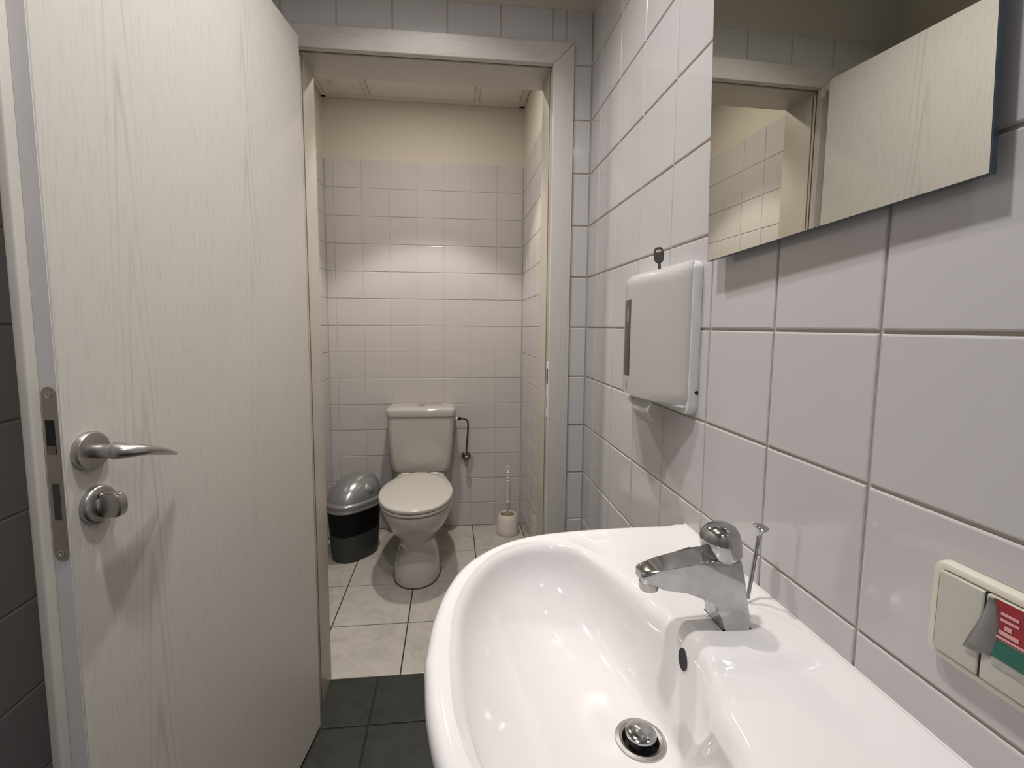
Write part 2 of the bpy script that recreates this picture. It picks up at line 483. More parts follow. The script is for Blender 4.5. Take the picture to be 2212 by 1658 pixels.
# ceilings
bm = box((XL-WTH, Y_NEAR-WTH, CEIL_F), (WTH, Y_END+0.06, CEIL_F+0.12))
tag(obj('ceiling', bm, M['plaster'], smooth=False), 'plain painted ceiling over the washbasin, above the frame', 'ceiling', kind='structure')
bm = box((XL-WTH, Y_END+0.06, CEIL+0.012), (WTH, Y_BACK+WTH, CEIL+0.08))
ceil_s = tag(obj('ceiling', bm, M['ceiling_bar'], smooth=False), 'suspended stall ceiling of cream panels between flat bars', 'ceiling', kind='structure')
for x0, x1 in ((XL+0.022, -0.861), (-0.838, -0.279), (-0.254, -0.030)):
    for y0, y1 in ((Y_STALL+0.02, 0.792), (0.815, Y_BACK-0.022)):
        obj('ceiling_panel', box((x0+0.001, y0, CEIL+0.003), (x1-0.001, y1, CEIL+0.015), 0.002, 1), M['ceiling'], ceil_s)
for x0, x1 in ((-0.861, -0.838), (-0.279, -0.254)):
    obj('ceiling_bar', box((x0, Y_STALL, CEIL-0.003), (x1, Y_BACK, CEIL+0.016), 0.0012, 1), M['ceiling_bar'], ceil_s)
obj('ceiling_bar', box((XL, 0.792, CEIL-0.002), (0, 0.815, CEIL+0.016), 0.0012, 1), M['ceiling_bar'], ceil_s)
for lo, hi in (((XL, Y_STALL, CEIL-0.006), (XL+0.022, Y_BACK, CEIL+0.016)), ((-0.030, Y_STALL, CEIL-0.006), (0, Y_BACK, CEIL+0.016)),
               ((XL, Y_BACK-0.022, CEIL-0.006), (0, Y_BACK, CEIL+0.016)), ((XL, Y_STALL, CEIL-0.006), (0, Y_STALL+0.022, CEIL+0.016))):
    obj('edge_profile', box(lo, hi, 0.0012, 1), M['ceiling_bar'], ceil_s)

# small round ring in the stall ceiling
r = thing('ceiling_vent', 'small round ring vent in the left corner panel of the stall ceiling', 'vent', (-1.035, 1.25, CEIL+0.003))
obj('rim', lathe([(0.030, 0.0), (0.032, -0.005), (0.038, -0.006), (0.041, -0.003), (0.042, 0.0)], 28, cap0=False, cap1=False), M['ceiling_bar'], r)
obj('disc', lathe([(0.001, -0.002), (0.030, -0.001), (0.030, 0.0)], 28), M['ceiling'], r)

# recessed lamps (all three hang outside the frame, they light the room), plus an added cool fill
def downlight(spec, label, spot):
    x, y, z = spec['loc']
    t = thing('ceiling_light', label, 'light', (x, y, CEIL if spot else CEIL_F))
    obj('rim', lathe([(0.046, 0.0), (0.047, -0.006), (0.060, -0.007), (0.064, -0.003), (0.065, 0.0)], 32, cap0=False, cap1=False), M['chrome2'], t)
    ld = bpy.data.lights.new('lamp', 'SPOT' if spot else 'AREA')
    ld.energy = spec['power']; ld.color = spec['color']
    if spot:
        ld.spot_size = math.radians(spec['cone']); ld.spot_blend = spec['blend']; ld.shadow_soft_size = spec['radius']
    else:
        ld.shape = 'DISK'; ld.size = 2*spec['radius']; ld.spread = math.radians(spec.get('spread', 180))
    o = bpy.data.objects.new('lamp', ld)
    o.location = (0, 0, z-(CEIL if spot else CEIL_F))
    link(o, t)
    if spec.get('spill'):
        l2 = bpy.data.lights.new('lamp_spill', 'AREA')
        l2.energy = spec['spill']; l2.color = spec['color']; l2.shape = 'DISK'; l2.size = 0.08
        link(bpy.data.objects.new('lamp_spill', l2), t).location = (0, 0, z-CEIL-0.002)
downlight(LAMP_STALL, 'recessed lamp in the stall ceiling, above the frame', True)
downlight(LAMP_MAIN, 'recessed lamp in the ceiling above the washbasin', False)
downlight(LAMP_FRONT, 'recessed lamp in the ceiling just in front of the door frame', False)
downlight(LAMP_FILL, 'added cool fill light in the ceiling behind the viewer, unseen', False)

# ------------------------------------------------------------------ door frame
CAS_F = 0.086                                                   # front face of the casing
FR = thing('trim_1', 'whitewashed wooden door frame around the stall opening', 'door frame', kind='structure')
CL, CR, CT = -0.8185, -0.117, 1.9352                            # inner edges of the casing
CW = 0.0615
def casing(verts_front, m, y0=CAS_F, y1=0.103):
    bm = bmesh.new()
    a = [bm.verts.new((x, y0, z)) for x, z in verts_front]
    b = [bm.verts.new((x, y1, z)) for x, z in verts_front]
    n = len(a)
    f = bm.faces.new(a); g = bm.faces.new(list(reversed(b)))
    for i in range(n):
        j = (i+1) % n
        bm.faces.new((a[i], b[i], b[j], a[j]))
    bmesh.ops.bevel(bm, geom=[e for e in f.edges], offset=0.0035, segments=3, profile=0.5, affect='EDGES')
    return obj('casing', bm, m, FR)
casing([(CL-CW, CT+CW), (CR+CW, CT+CW), (CR, CT), (CL, CT)], M['veneer_x'])
casing([(CR, CT), (CR+CW, CT+CW), (CR+CW, 0.0), (CR, 0.0)], M['veneer_y'])
casing([(CL-CW, CT+CW), (CL, CT), (CL, 0.0), (CL-CW, 0.0)], M['veneer_y'])
# jamb linings (behind the seal groove) reach through the wall
JY0, JY1 = 0.109, Y_STALL+0.004
obj('jamb_lining', box((OPEN_L-0.004, JY0, 0), (CL+0.003, JY1, CT), 0.002), M['jamb'], FR)
obj('jamb_lining', box((CR-0.003, JY0, 0), (OPEN_R+0.004, JY1, CT), 0.002), M['jamb'], FR)
obj('jamb_lining', box((OPEN_L-0.004, JY0, CT-0.003), (OPEN_R+0.004, JY1, OPEN_T+0.003), 0.002), M['jamb'], FR)
obj('seal', box((OPEN_L, 0.1025, 0), (CL-0.001, 0.1095, CT+0.004)), M['seal'], FR)
obj('seal', box((CR+0.001, 0.1025, 0), (OPEN_R, 0.1095, CT+0.004)), M['seal'], FR)
obj('seal', box((CL-0.002, 0.1025, CT+0.001), (CR+0.002, 0.1095, OPEN_T)), M['seal'], FR)
# thin seal lip standing proud of the lining
for x0, x1 in ((CL+0.0005, CL+0.0045), (CR-0.0045, CR-0.0005)):
    obj('seal_lip', box((x0, 0.1125, 0.0), (x1, 0.1165, CT-0.003), 0.001, 1), M['seal'], FR)
# strike plate
sp = obj('strike_plate', box((CR-0.0012, 0.0875, 0.915), (CR+0.001, 0.1105, 1.085), 0.0008, 1), M['edge_paint'], FR)
obj('latch_hole', box((CR-0.0022, 0.0905, 1.020), (CR+0.004, 0.1065, 1.066), 0.001, 1), M['black'], sp)
obj('bolt_hole', box((CR-0.0018, 0.094, 0.945), (CR+0.004, 0.1035, 0.985), 0.001, 1), M['seal'], sp)

# ------------------------------------------------------------------ door
ANG = math.radians(7.7)
# local frame: +X from hinge edge to free edge, +Y out of the visible face, Z up
ux, uy = -math.sin(ANG), -math.cos(ANG)
DOOR = thing('door_1', 'whitewashed ash veneer door standing open on the left', 'door', (-0.7975, 0.036, 0.0), kind='structure')
DOOR.rotation_euler = (0, 0, math.atan2(uy, ux))
# rotating by that angle, local +Y = (-uy... ) -> points to world +X
DW, DT, DZ0, DZ1 = 0.7105, 0.0235, 0.010, 1.934
obj('leaf', box((0, -DT, DZ0), (DW, 0, DZ1), 0.0012, 1), [M['veneer_z']], DOOR)
obj('edge_band', box((DW-0.0006, -DT+0.0005, DZ0+0.001), (DW+0.0006, -0.0012, DZ1-0.001)), M['edge_paint'], DOOR)
obj('overlap_lip', box((-0.012, -DT-0.0145, DZ0), (DW+0.0135, -DT, DZ1+0.0135), 0.0035, 3), M['lip_paint'], DOOR)
# lock plate with rounded ends on the narrow edge
LZ0, LZ1, LW = 0.889, 1.115, 0.0185
lyc = -DT/2
bm = bmesh.new()
out = []
for cz, s in ((LZ1-LW/2, 0), (LZ0+LW/2, 1)):
    for k in range(13):
        a = PI*k/12 + s*PI
        out.append((lyc + LW/2*math.cos(a), cz + LW/2*math.sin(a)))
add_rings(bm, [[(DW, y, z) for y, z in out], [(DW+0.0016, y, z) for y, z in out]])
lp = obj('lock_plate', bm, M['bronze'], DOOR, smooth=False)
for z in (LZ1-0.011, LZ0+0.011):
    s = obj('screw', lathe([(0.0042, 0.0014), (0.0042, 0.0022), (0.0022, 0.0024), (0.0012, 0.0010)], 16, 'x', (DW, lyc, z)), M['steel'], lp)
obj('latch', box((DW+0.0010, lyc-0.0070, 1.031), (DW+0.0018, lyc+0.0050, 1.073)), M['black'], lp)
obj('latch_bevel', box((DW+0.0015, lyc-0.0060, 1.029), (DW+0.0024, lyc+0.0045, 1.040)), M['darkmetal'], lp)
obj('bolt', box((DW+0.0010, lyc-0.0045, 0.944), (DW+0.0022, lyc+0.0045, 0.992), 0.0003, 1), M['darkgrey'], lp)
# lever handle
HX, HZ = 0.676, 1.0245
hd = obj('lever_rosette', lathe([(0.0262, 0.0), (0.0262, 0.0055), (0.0245, 0.0085), (0.0205, 0.0095), (0.0105, 0.0098)], 40, 'y', (HX, 0, HZ)), M['steel'], DOOR)
neck = tube([(HX, 0.008, HZ), (HX, 0.030, HZ), (HX-0.002, 0.044, HZ)], [0.0098, 0.0098, 0.0100], 20)
obj('lever_neck', neck, M['steel'], hd)
def horn():
    path = catmull([(HX-0.0010, 0.0340, HZ), (HX-0.0025, 0.0430, HZ), (HX-0.0110, 0.0510, HZ-0.0015), (HX-0.030, 0.0540, HZ-0.006), (HX-0.062, 0.0480, HZ-0.0165), (HX-0.095, 0.0370, HZ-0.0275), (HX-0.128, 0.0240, HZ-0.0385)], 8)
    rings = []
    m = len(path)
    for i, p in enumerate(path):
        d = (path[min(i+1, m-1)]-path[max(i-1, 0)]).normalized()
        side = Vector((0, 0, 1)).cross(d).normalized(); up = d.cross(side)*-1
        t = i/(m-1)
        rz = lerp(0.0118, 0.0022, t**1.1); rs = lerp(0.0100, 0.0020, t**1.2) + 0.0065*math.sin(PI*t)
        rings.append([p + up*rz*math.sin(2*PI*k/20) + side*rs*math.cos(2*PI*k/20) for k in range(20)])
    bm = bmesh.new(); add_rings(bm, rings); return bm
obj('lever', horn(), M['steel'], hd)
# thumb turn
TX, TZ = 0.6705, 0.949
tt = obj('thumb_turn_rosette', lathe([(0.0262, 0.0), (0.0262, 0.0050), (0.0245, 0.0080), (0.0225, 0.0090), (0.0080, 0.0092)], 40, 'y', (TX, 0, TZ)), M['steel'], DOOR)
obj('thumb_turn', lathe([(0.0120, 0.008), (0.0120, 0.0115), (0.0100, 0.0125)], 32, 'y', (TX, 0, TZ)), M['steel'], tt)
def grip():
    out = [(0.0105, -0.0165), (0.0300, -0.0165)] + [(0.0300+0.0085*math.sin(PI*k/10), -0.0165*math.cos(PI*k/10)) for k in range(1, 10)] + [(0.0300, 0.0165), (0.0105, 0.0165)]
    bm = bmesh.new()
    add_rings(bm, [[(TX+x, 0.0105+(y-0.0105)*q, TZ+z*q) for y, z in out] for x, q in ((-0.0085, 0.88), (-0.0078, 0.95), (-0.0062, 1.0), (0.0042, 1.0), (0.0058, 0.95), (0.0065, 0.88))])
    return bm
obj('turn_grip', grip(), M['steel'], tt)
# hinges at the frame edge
for z in (0.25, 1.68):
    obj('hinge', lathe([(0.0065, -0.035), (0.0075, -0.032), (0.0075, 0.032), (0.0065, 0.035)], 16, 'z', (-0.016, -DT-0.012, z)), M['steel'], DOOR)

# ------------------------------------------------------------------ washbasin
BY, BZ = -0.8345, 0.850
OUT_H = [(-0.0012, 0.2935), (-0.06, 0.2945), (-0.13, 0.2940), (-0.20, 0.2905), (-0.26, 0.2820), (-0.31, 0.2650), (-0.352, 0.2360), (-0.388, 0.1950), (-0.414, 0.1400), (-0.4305, 0.0720), (-0.4370, 0.0)]
IN_H = [(-0.1400, 0.0), (-0.1398, 0.03), (-0.1405, 0.075), (-0.148, 0.130), (-0.163, 0.167), (-0.183, 0.196), (-0.207, 0.221), (-0.240, 0.239), (-0.275, 0.2425), (-0.308, 0.233), (-0.345, 0.203), (-0.378, 0.148), (-0.398, 0.080), (-0.4035, 0.0)]
CX = -0.255
def polar_table(half, closed_back):
    pts = [(x, y) for x, y in half]
    sm = catmull([(x, y, 0) for x, y in pts], 10)
    P = [(p.x, p.y) for p in sm]
    if closed_back: P = [(-0.0012, 0.02*k) for k in range(0, 15)] + P
    tab = sorted((math.atan2(y, x-CX), math.hypot(x-CX, y)) for x, y in P)
    return tab
TO, TI = polar_table(OUT_H, True), polar_table(IN_H, False)
def r_out(a): return interp(TO, abs(a))
def r_in(a): return interp(TI, abs(a))
DRX, DRY, DRZ = -0.1960, BY+0.003, BZ-0.121
def sink_mesh():
    n = 192
    angs = [-PI + 2*PI*i/n for i in range(n)]
    rows = []
    def deck(x, y):
        dy = abs(y-BY)
        d = -0.0085*smoothstep(0.028, 0.050, dy)*smoothstep(0.278, 0.248, dy)*smoothstep(-0.016, -0.034, x)*smoothstep(-0.225, -0.175, x)
        return d
    def ring(fn): rows.append([fn(a) for a in angs])
    def P(a, r, z, dk=0.0):
        x, y = CX + r*math.cos(a), BY + r*math.sin(a)
        return Vector((min(x, -0.0012), y, BZ + z + (deck(x, y)*dk if dk else 0)))
    # underside to rim
    for k, z in ((0.30, -0.215), (0.42, -0.205), (0.60, -0.175), (0.78, -0.135), (0.90, -0.092)):
        ring(lambda a, k=k, z=z: P(a, r_out(a)*k, z))
    def free(a):
        # 1 along the free rim, 0 where the basin meets the wall (no roll there)
        return smoothstep(-0.004, -0.030, CX + r_out(a)*math.cos(a))
    for off, z in ((0.010, -0.062), (0.003, -0.034), (0.0, -0.016)):
        ring(lambda a, off=off, z=z: P(a, r_out(a)-off, z))
    for off, z in ((0.0014, -0.0085), (0.0048, -0.0032), (0.0105, -0.0004), (0.0150, 0.0)):
        ring(lambda a, off=off, z=z: P(a, r_out(a)-lerp(off*0.12, off, free(a)), lerp(-0.0004, z, free(a)), 1.0))
    for t in (0.1, 0.25, 0.4, 0.55, 0.7, 0.85, 0.95):
        ring(lambda a, t=t: P(a, lerp(r_out(a)-lerp(0.0018, 0.0150, free(a)), r_in(a)+0.007, t), 0.0, 1.0))
    def wid(a):
        # the lip is a soft chamfer beside the tap platform and a tight roll elsewhere
        x, y = CX + r_in(a)*math.cos(a), abs(r_in(a)*math.sin(a))
        if x > -0.23: return 0.007 + 0.018*smoothstep(0.022, 0.110, y)*smoothstep(0.235, 0.15, y)
        return 0.008
    for t, z in ((0.0, -0.0006), (0.35, -0.0030), (0.65, -0.0075), (0.85, -0.0135), (1.0, -0.0210)):
        ring(lambda a, t=t, z=z: P(a, r_in(a)+0.007-t*(0.007+wid(a)), z, 1.0-0.8*t))
    last = rows[-1]
    rd = 0.0275
    m = 26
    for s in range(1, m+1):
        t = s/m
        rho = 1-t
        row = []
        for i, a in enumerate(angs):
            p = last[i]
            d = Vector((DRX + rd*math.cos(a), DRY + rd*math.sin(a), 0))
            k = max(0.0, 1-rho**2.35)**(1/1.45)
            x = lerp(d.x, p.x, rho); y = lerp(d.y, p.y, rho)
            z = lerp(p.z, DRZ, k)
            row.append(Vector((x, y, z)))
        rows.append(row)
    bm = bmesh.new()
    add_rings(bm, rows, cap0=True, cap1=False)
    return bm
BASIN = thing('washbasin', 'white porcelain washbasin with rounded front fixed to the tiled wall', 'washbasin', (0, 0, 0))
obj('bowl', sink_mesh(), M['porcelain'], BASIN, angle=60)
wf = obj('waste_flange', lathe([(0.0280, -0.004), (0.0287, 0.0), (0.0280, 0.0018), (0.0240, 0.0026), (0.0205, 0.0010), (0.0198, -0.008), (0.0198, -0.02)], 40, 'z', (DRX, DRY, DRZ), cap0=False), [M['steel']], BASIN)
obj('waste_hole', lathe([(0.0197, -0.012), (0.0005, -0.0115)], 32, 'z', (DRX, DRY, DRZ)), M['black'], wf)
pl = lathe([(0.011, -0.010), (0.0150, 0.002), (0.0172, 0.0065), (0.0168, 0.0085), (0.0140, 0.0102), (0.0075, 0.0110), (0.0005, 0.0112)], 36, 'z', (DRX+0.001, DRY+0.002, DRZ))
obj('plug', pl, M['chrome'], wf)
# overflow opening in the tap platform's front, laid onto the porcelain
from mathutils.bvhtree import BVHTree
_b = sink_mesh(); BVH = BVHTree.FromBMesh(_b)
def on_bowl(y, z):
    h = BVH.ray_cast(Vector((-0.24, y, z)), Vector((1, 0, 0)))
    return h[0].x if h[0] else -0.145
bm = bmesh.new()
oz, oy = BZ-0.0300, BY+0.0065
rr = []
for k, (dx, q) in enumerate(((0.0006, 1.12), (-0.0006, 1.04), (-0.0004, 0.96), (0.010, 0.9))):
    rr.append([Vector((on_bowl(oy+0.0100*q*math.cos(2*PI*i/28), oz+0.0125*q*math.sin(2*PI*i/28))+dx, oy+0.0100*q*math.cos(2*PI*i/28), oz+0.0125*q*math.sin(2*PI*i/28))) for i in range(28)])
add_rings(bm, rr[:3], cap0=False, cap1=False)
ov = obj('overflow_rim', bm, M['porcelain'], BASIN)
bm = bmesh.new()
add_rings(bm, [[p + Vector((-0.0009, 0, 0)) for p in rr[2]]], cap0=False, cap1=True)
obj('overflow_opening', bm, M['black'], ov, smooth=False)
_b.free()
obj('trap', lathe([(0.016, -0.05), (0.016, -0.10), (0.034, -0.105), (0.034, -0.18), (0.030, -0.19)], 24, 'z', (DRX, DRY, DRZ-0.03)), M['chrome2'], BASIN)
obj('sealant_bead', box((-0.0022, BY-0.2925, BZ-0.0010), (0.0004, BY+0.2925, BZ+0.0007), 0.0004, 1), M['silicone'], BASIN)

# ------------------------------------------------------------------ tap
TAP = thing('basin_tap', 'chrome single-hole mixer tap with dome knob on the washbasin', 'tap', (-0.074, -0.806, BZ))
def tap_body():
    # side outline (x, z) relative to the base; spout towards -x
    prof = [(-0.0265, 0.0), (-0.0275, 0.012), (-0.0305, 0.027), (-0.0365, 0.0375), (-0.0475, 0.0425), (-0.070, 0.0455), (-0.096, 0.0492), (-0.1165, 0.0530),
            (-0.1205, 0.0575), (-0.1205, 0.0655), (-0.1170, 0.0690), (-0.096, 0.0727), (-0.070, 0.0770), (-0.050, 0.0812), (-0.040, 0.0830),
            (-0.0060, 0.0790), (-0.0045, 0.0650), (-0.0005, 0.0400), (0.0045, 0.0150), (0.0075, 0.0)]
    def w(x, z):
        if x < -0.045: return lerp(0.0125, 0.0205, (x+0.1205)/0.0755)
        return 0.0205 + 0.0015*smoothstep(0.03, 0.0, z)
    bm = bmesh.new()
    a = [bm.verts.new((x, -w(x, z), z)) for x, z in prof]
    b = [bm.verts.new((x, w(x, z), z)) for x, z in prof]
    n = len(prof)
    f1 = bm.faces.new(a); f2 = bm.faces.new(list(reversed(b)))
    for i in range(n):
        j = (i+1) % n
        bm.faces.new((a[i], b[i], b[j], a[j]))
    es = [e for f in (f1, f2) for e in f.edges if not (abs(e.verts[0].co.z) < 1e-6 and abs(e.verts[1].co.z) < 1e-6)]
    bmesh.ops.bevel(bm, geom=es, offset=0.0055, segments=4, profile=0.55, affect='EDGES', clamp_overlap=True)
    return bm
obj('body', tap_body(), M['chrome'], TAP, angle=40)
cap = lathe([(0.0190, -0.004), (0.0205, -0.0010), (0.0220, 0.0010), (0.0226, 0.0045), (0.0224, 0.0180), (0.0214, 0.0255), (0.0185, 0.0315), (0.0130, 0.0355), (0.0065, 0.0372), (0.0005, 0.0376)], 40)
c = obj('knob', cap, M['chrome'], TAP, angle=30)
c.location = (-0.0200, 0, 0.0805); c.rotation_euler = (0, math.radians(-10), 0)
ae = obj('aerator', lathe([(0.0105, 0.0), (0.0108, 0.002), (0.0108, 0.011)], 24), M['steel'], TAP)
ae.location = (-0.1070, 0, 0.0440); ae.rotation_euler = (0, math.radians(-7), 0)
bs = obj('base_ring', box((-0.0268, -0.0210, -0.0004), (0.0078, 0.0210, 0.0009), 0.0004, 1), M['blackpl'], TAP)
rod = bmesh.new()
tube([(0.0425, 0.0385, 0.0), (0.0470, 0.0300, 0.092)], 0.0024, 12, bm=rod, smooth=False)
rodo = obj('lift_rod', rod, M['chrome_dark'], TAP)
kn = obj('rod_knob', lathe([(0.0024, -0.004), (0.0034, 0.0), (0.0090, 0.0075), (0.0092, 0.0085), (0.0060, 0.0102), (0.0005, 0.0108)], 24), M['chrome'], rodo)
kn.location = (0.0470, 0.0300, 0.090); kn.rotation_euler = (math.radians(8), math.radians(6), 0)

# ------------------------------------------------------------------ mirror (hung a little crooked)
MIR = thing('wall_mirror', 'frameless rectangular mirror hung slightly crooked above the washbasin', 'mirror', (-0.0235, -0.6170, 1.2920))
# local X along the wall towards the viewer, local Y out of the wall, local Z up
MIR.rotation_mode = 'QUATERNION'
yaw = 0.022
lx = Vector((-yaw*-1.0*1.0, -1, 0)).normalized()               # runs towards the viewer and slightly into the wall
roll = math.radians(2.3)
lx2 = (lx*math.cos(roll) + Vector((0, 0, 1))*math.sin(roll)).normalized()
ly = Vector((0, 0, 1)).cross(lx).normalized()                    # into the wall (+x)
lz2 = lx2.cross(ly).normalized()
MIR.rotation_quaternion = Matrix((lx2, ly, lz2)).transposed().to_quaternion()
MW, MH = 0.3690, 0.785
obj('glass_edge', box((0, 0.0004, 0), (MW, 0.0050, MH)), M['mirror_edge'], MIR, smooth=False)
obj('mirror_face', box((0.0008, 0.0, 0.0008), (MW-0.0008, 0.0006, MH-0.0008)), M['mirror'], MIR, smooth=False)
for x in (0.10, MW-0.10):
    for z in (0.06, MH-0.06):
        obj('spacer', box((x-0.02, 0.005, z-0.02), (x+0.02, 0.0205, z+0.02)), M['blackpl'], MIR, smooth=False)

# ------------------------------------------------------------------ towel dispenser
DY0, DY1, DZA, DZB = -0.566, -0.294, 1.047, 1.3035
DYC, DA = (DY0+DY1)/2, (DY1-DY0)/2
DISP = thing('towel_dispenser', 'white bow-fronted paper towel dispenser on the tiles beside the mirror', 'dispenser', (0, DYC, DZA))
def bow(t): return max(0.0, 1-abs(t)**2.0)
FRD = 0.0155
def rounded_rect(y0, y1, z0, z1, r, n=6):
    P = []
    for cy, cz, a0 in ((y1-r, z1-r, 0), (y0+r, z1-r, PI/2), (y0+r, z0+r, PI), (y1-r, z0+r, 1.5*PI)):
        for k in range(n+1):
            a = a0 + PI/2*k/n
            P.append((cy + r*math.cos(a), cz + r*math.sin(a)))
    return P
bm = bmesh.new()
H = DZB-DZA
rr = rounded_rect(-DA, DA, 0, H, 0.016)
add_rings(bm, [[(-x, y, z) for y, z in rr] for x in (0.0006, FRD-0.002)] + [[(-FRD, y*0.992, H/2+(z-H/2)*0.992) for y, z in rr]])
obj('back_frame', bm, M['disp_frame'], DISP)
def cover():
    nu, nv = 40, 30
    bm = bmesh.new()
    D = 0.0455
    y_half = DA-0.0035
    z0, z1 = 0.016, H-0.0015
    rows = []
    for j in range(nv+1):
        v = j/nv
        z = lerp(z0, z1, v)
        row = []
        for i in range(nu+1):
            t = -1 + 2*i/nu
            yy = t*y_half
            d = D*bow(t) + 0.0045*(1-abs(t)**14)
            # rounded top: surface falls back to the wall over the last 26 mm
            top = z1 - z
            if top < 0.026: d *= math.sqrt(max(0.0, 1-(1-top/0.026)**2))
            # rounded lower corners
            if z-z0 < 0.014:
                q = 1-(z-z0)/0.014
                yy *= 1-0.045*q*q
            row.append(bm.verts.new((-FRD-d, yy, z)))
        rows.append(row)
    for a, b in zip(rows, rows[1:]):
        for i in range(nu):
            bm.faces.new((a[i], a[i+1], b[i+1], b[i]))
    # bottom of the cover
    c0 = [bm.verts.new((-FRD+0.001, v.co.y, z0)) for v in rows[0]]
    for i in range(nu): bm.faces.new((c0[i], c0[i+1], rows[0][i+1], rows[0][i]))
    for side in (0, nu):
        cs = [bm.verts.new((-FRD+0.001, r[side].co.y, r[side].co.z)) for r in rows]
        for j in range(nv): bm.faces.new((cs[j], cs[j+1], rows[j+1][side], rows[j][side]))
    return bm
cv = obj('cover', cover(), M['disp'], DISP, angle=50)
# level window on the nose
def strip(t0, t1, za, zb, lift, n=10, mat_=None, name='level_window', parent=cv, thick=0.0012):
    bm = bmesh.new()
    rings = []
    D, y_half = 0.0455, DA-0.0035
    P = []
    for i in range(n+1):
        t = lerp(t0, t1, i/n)
        d = FRD + D*bow(t) + 0.0045*(1-abs(t)**14)
        P.append((d, t*y_half))
    for z in (za, zb):
        rings.append([(-(d+lift), y, z) for d, y in P] + [(-(d-thick), y, z) for d, y in reversed(P)])
    add_rings(bm, rings)
    return obj(name, bm, mat_ or M['smoke'], parent)
win = strip(0.03, 0.33, 1.0995-DZA, 1.2455-DZA, 0.0007)
# emblem on the window: an arc over a small rounded box
def wpt(t, z, lift):
    D, y_half = 0.0455, DA-0.0035
    return (-(FRD + D*bow(t) + 0.0045 + lift), t*y_half, z)
def ribbon(pts, wd, lift, material, name, parent):
    bm = bmesh.new()
    for (t0, z0), (t1, z1) in zip(pts, pts[1:]):
        d = Vector((t1-t0, (z1-z0)/DA)); d.normalize(); nrm = Vector((-d.y, d.x))
        q = [(t0+nrm.x*wd/DA, z0+nrm.y*wd), (t1+nrm.x*wd/DA, z1+nrm.y*wd), (t1-nrm.x*wd/DA, z1-nrm.y*wd), (t0-nrm.x*wd/DA, z0-nrm.y*wd)]
        bm.faces.new([bm.verts.new(wpt(t, z, lift)) for t, z in q])
    return obj(name, bm, material, parent, smooth=False)
ez = 1.238-DZA
ribbon([(0.09+0.08*k/8, ez - 0.0045 - 0.004*math.sin(PI*k/8)) for k in range(9)], 0.0006, 0.0012, M['print'], 'emblem_arc', cv)
ribbon([(0.09, ez-0.012), (0.17, ez-0.012), (0.17, ez-0.030), (0.155, ez-0.034), (0.105, ez-0.034), (0.09, ez-0.030), (0.09, ez-0.012)], 0.0006, 0.0012, M['print'], 'emblem_box', cv)
ribbon([(0.148, ez-0.015), (0.148, ez-0.030)], 0.0005, 0.0012, M['print'], 'emblem_stroke', cv)
ribbon([(0.132, ez-0.015), (0.115, ez-0.030)], 0.0005, 0.0012, M['print'], 'emblem_stroke', cv)
ribbon([(0.115, ez-0.015), (0.132, ez-0.030)], 0.0005, 0.0012, M['print'], 'emblem_stroke', cv)
# small grey pictogram below the window
bm = bmesh.new()
bm.faces.new([bm.verts.new(wpt(t, z, 0.0004)) for t, z in ((0.10, 1.078-DZA), (0.155, 1.076-DZA), (0.12, 1.092-DZA))])
bm.faces.new([bm.verts.new(wpt(t, z, 0.0004)) for t, z in ((0.11, 1.070-DZA), (0.145, 1.069-DZA), (0.14, 1.074-DZA), (0.11, 1.0745-DZA))])
obj('pictogram', bm, M['greyprint'], cv, smooth=False)
# underside plate, side notch and lock
bm = bmesh.new()
n = 24
ring0, ring1 = [], []
for i in range(n+1):
    t = -0.93+1.86*i/n
    d = FRD + 0.036*bow(t)
    ring0.append((-d, t*DA, 0.0115)); ring1.append((-d, t*DA, 0.0160))
for r in (ring0, ring1):
    r += [(-0.004, 0.93*DA, r[0][2]), (-0.004, -0.93*DA, r[0][2])]
add_rings(bm, [ring0, ring1])
obj('bottom_plate', bm, M['disp_frame'], DISP, smooth=False)
obj('side_notch', lathe([(0.0032, -0.0006), (0.0032, 0.0002)], 16, 'y', (-0.0028, -DA, 0.0385)), M['black'], DISP)
obj('lock', lathe([(0.005, 0.0), (0.005, 0.0012), (0.0045, 0.0016)], 20, 'z', (-0.0335, -0.045, H-0.0085)), M['disp_frame'], DISP)

# key left in the lock
KEY = thing('key', 'small dark key standing in the top of the towel dispenser', 'key', (-0.0335, DYC-0.045, DZB-0.0080))
bm = bmesh.new()
# flat bow with a hole: ring of quads
o1 = [(0.0062*math.copysign(abs(math.cos(a))**0.7, math.cos(a)), 0.0190+0.0100*math.copysign(abs(math.sin(a))**0.7, math.sin(a))) for a in [2*PI*k/24 for k in range(24)]]
i1 = [(0.0034*math.cos(a), 0.0240+0.0022*math.sin(a)) for a in [2*PI*k/24 for k in range(24)]]
for s in (-0.0010, 0.0010):
    A = [bm.verts.new((s, y, z)) for y, z in o1]; B = [bm.verts.new((s, y, z)) for y, z in i1]
    for k in range(24):
        bm.faces.new((A[k], A[(k+1) % 24], B[(k+1) % 24], B[k]))
bm.verts.ensure_lookup_table()
V = list(bm.verts)
for k in range(24):
    j = (k+1) % 24
    bm.faces.new((V[k], V[j], V[48+j], V[48+k]))
    bm.faces.new((V[24+k], V[24+j], V[72+j], V[72+k]))
obj('key_head', bm, M['keymetal'], KEY, smooth=False)
obj('key_shaft', box((-0.0010, -0.0018, -0.004), (0.0010, 0.0018, 0.0105), 0.0003, 1), M['keymetal'], KEY)
KEY.rotation_euler = (math.radians(-5), 0, math.radians(64))
KEY.scale = (1.3, 1.42, 1.42)

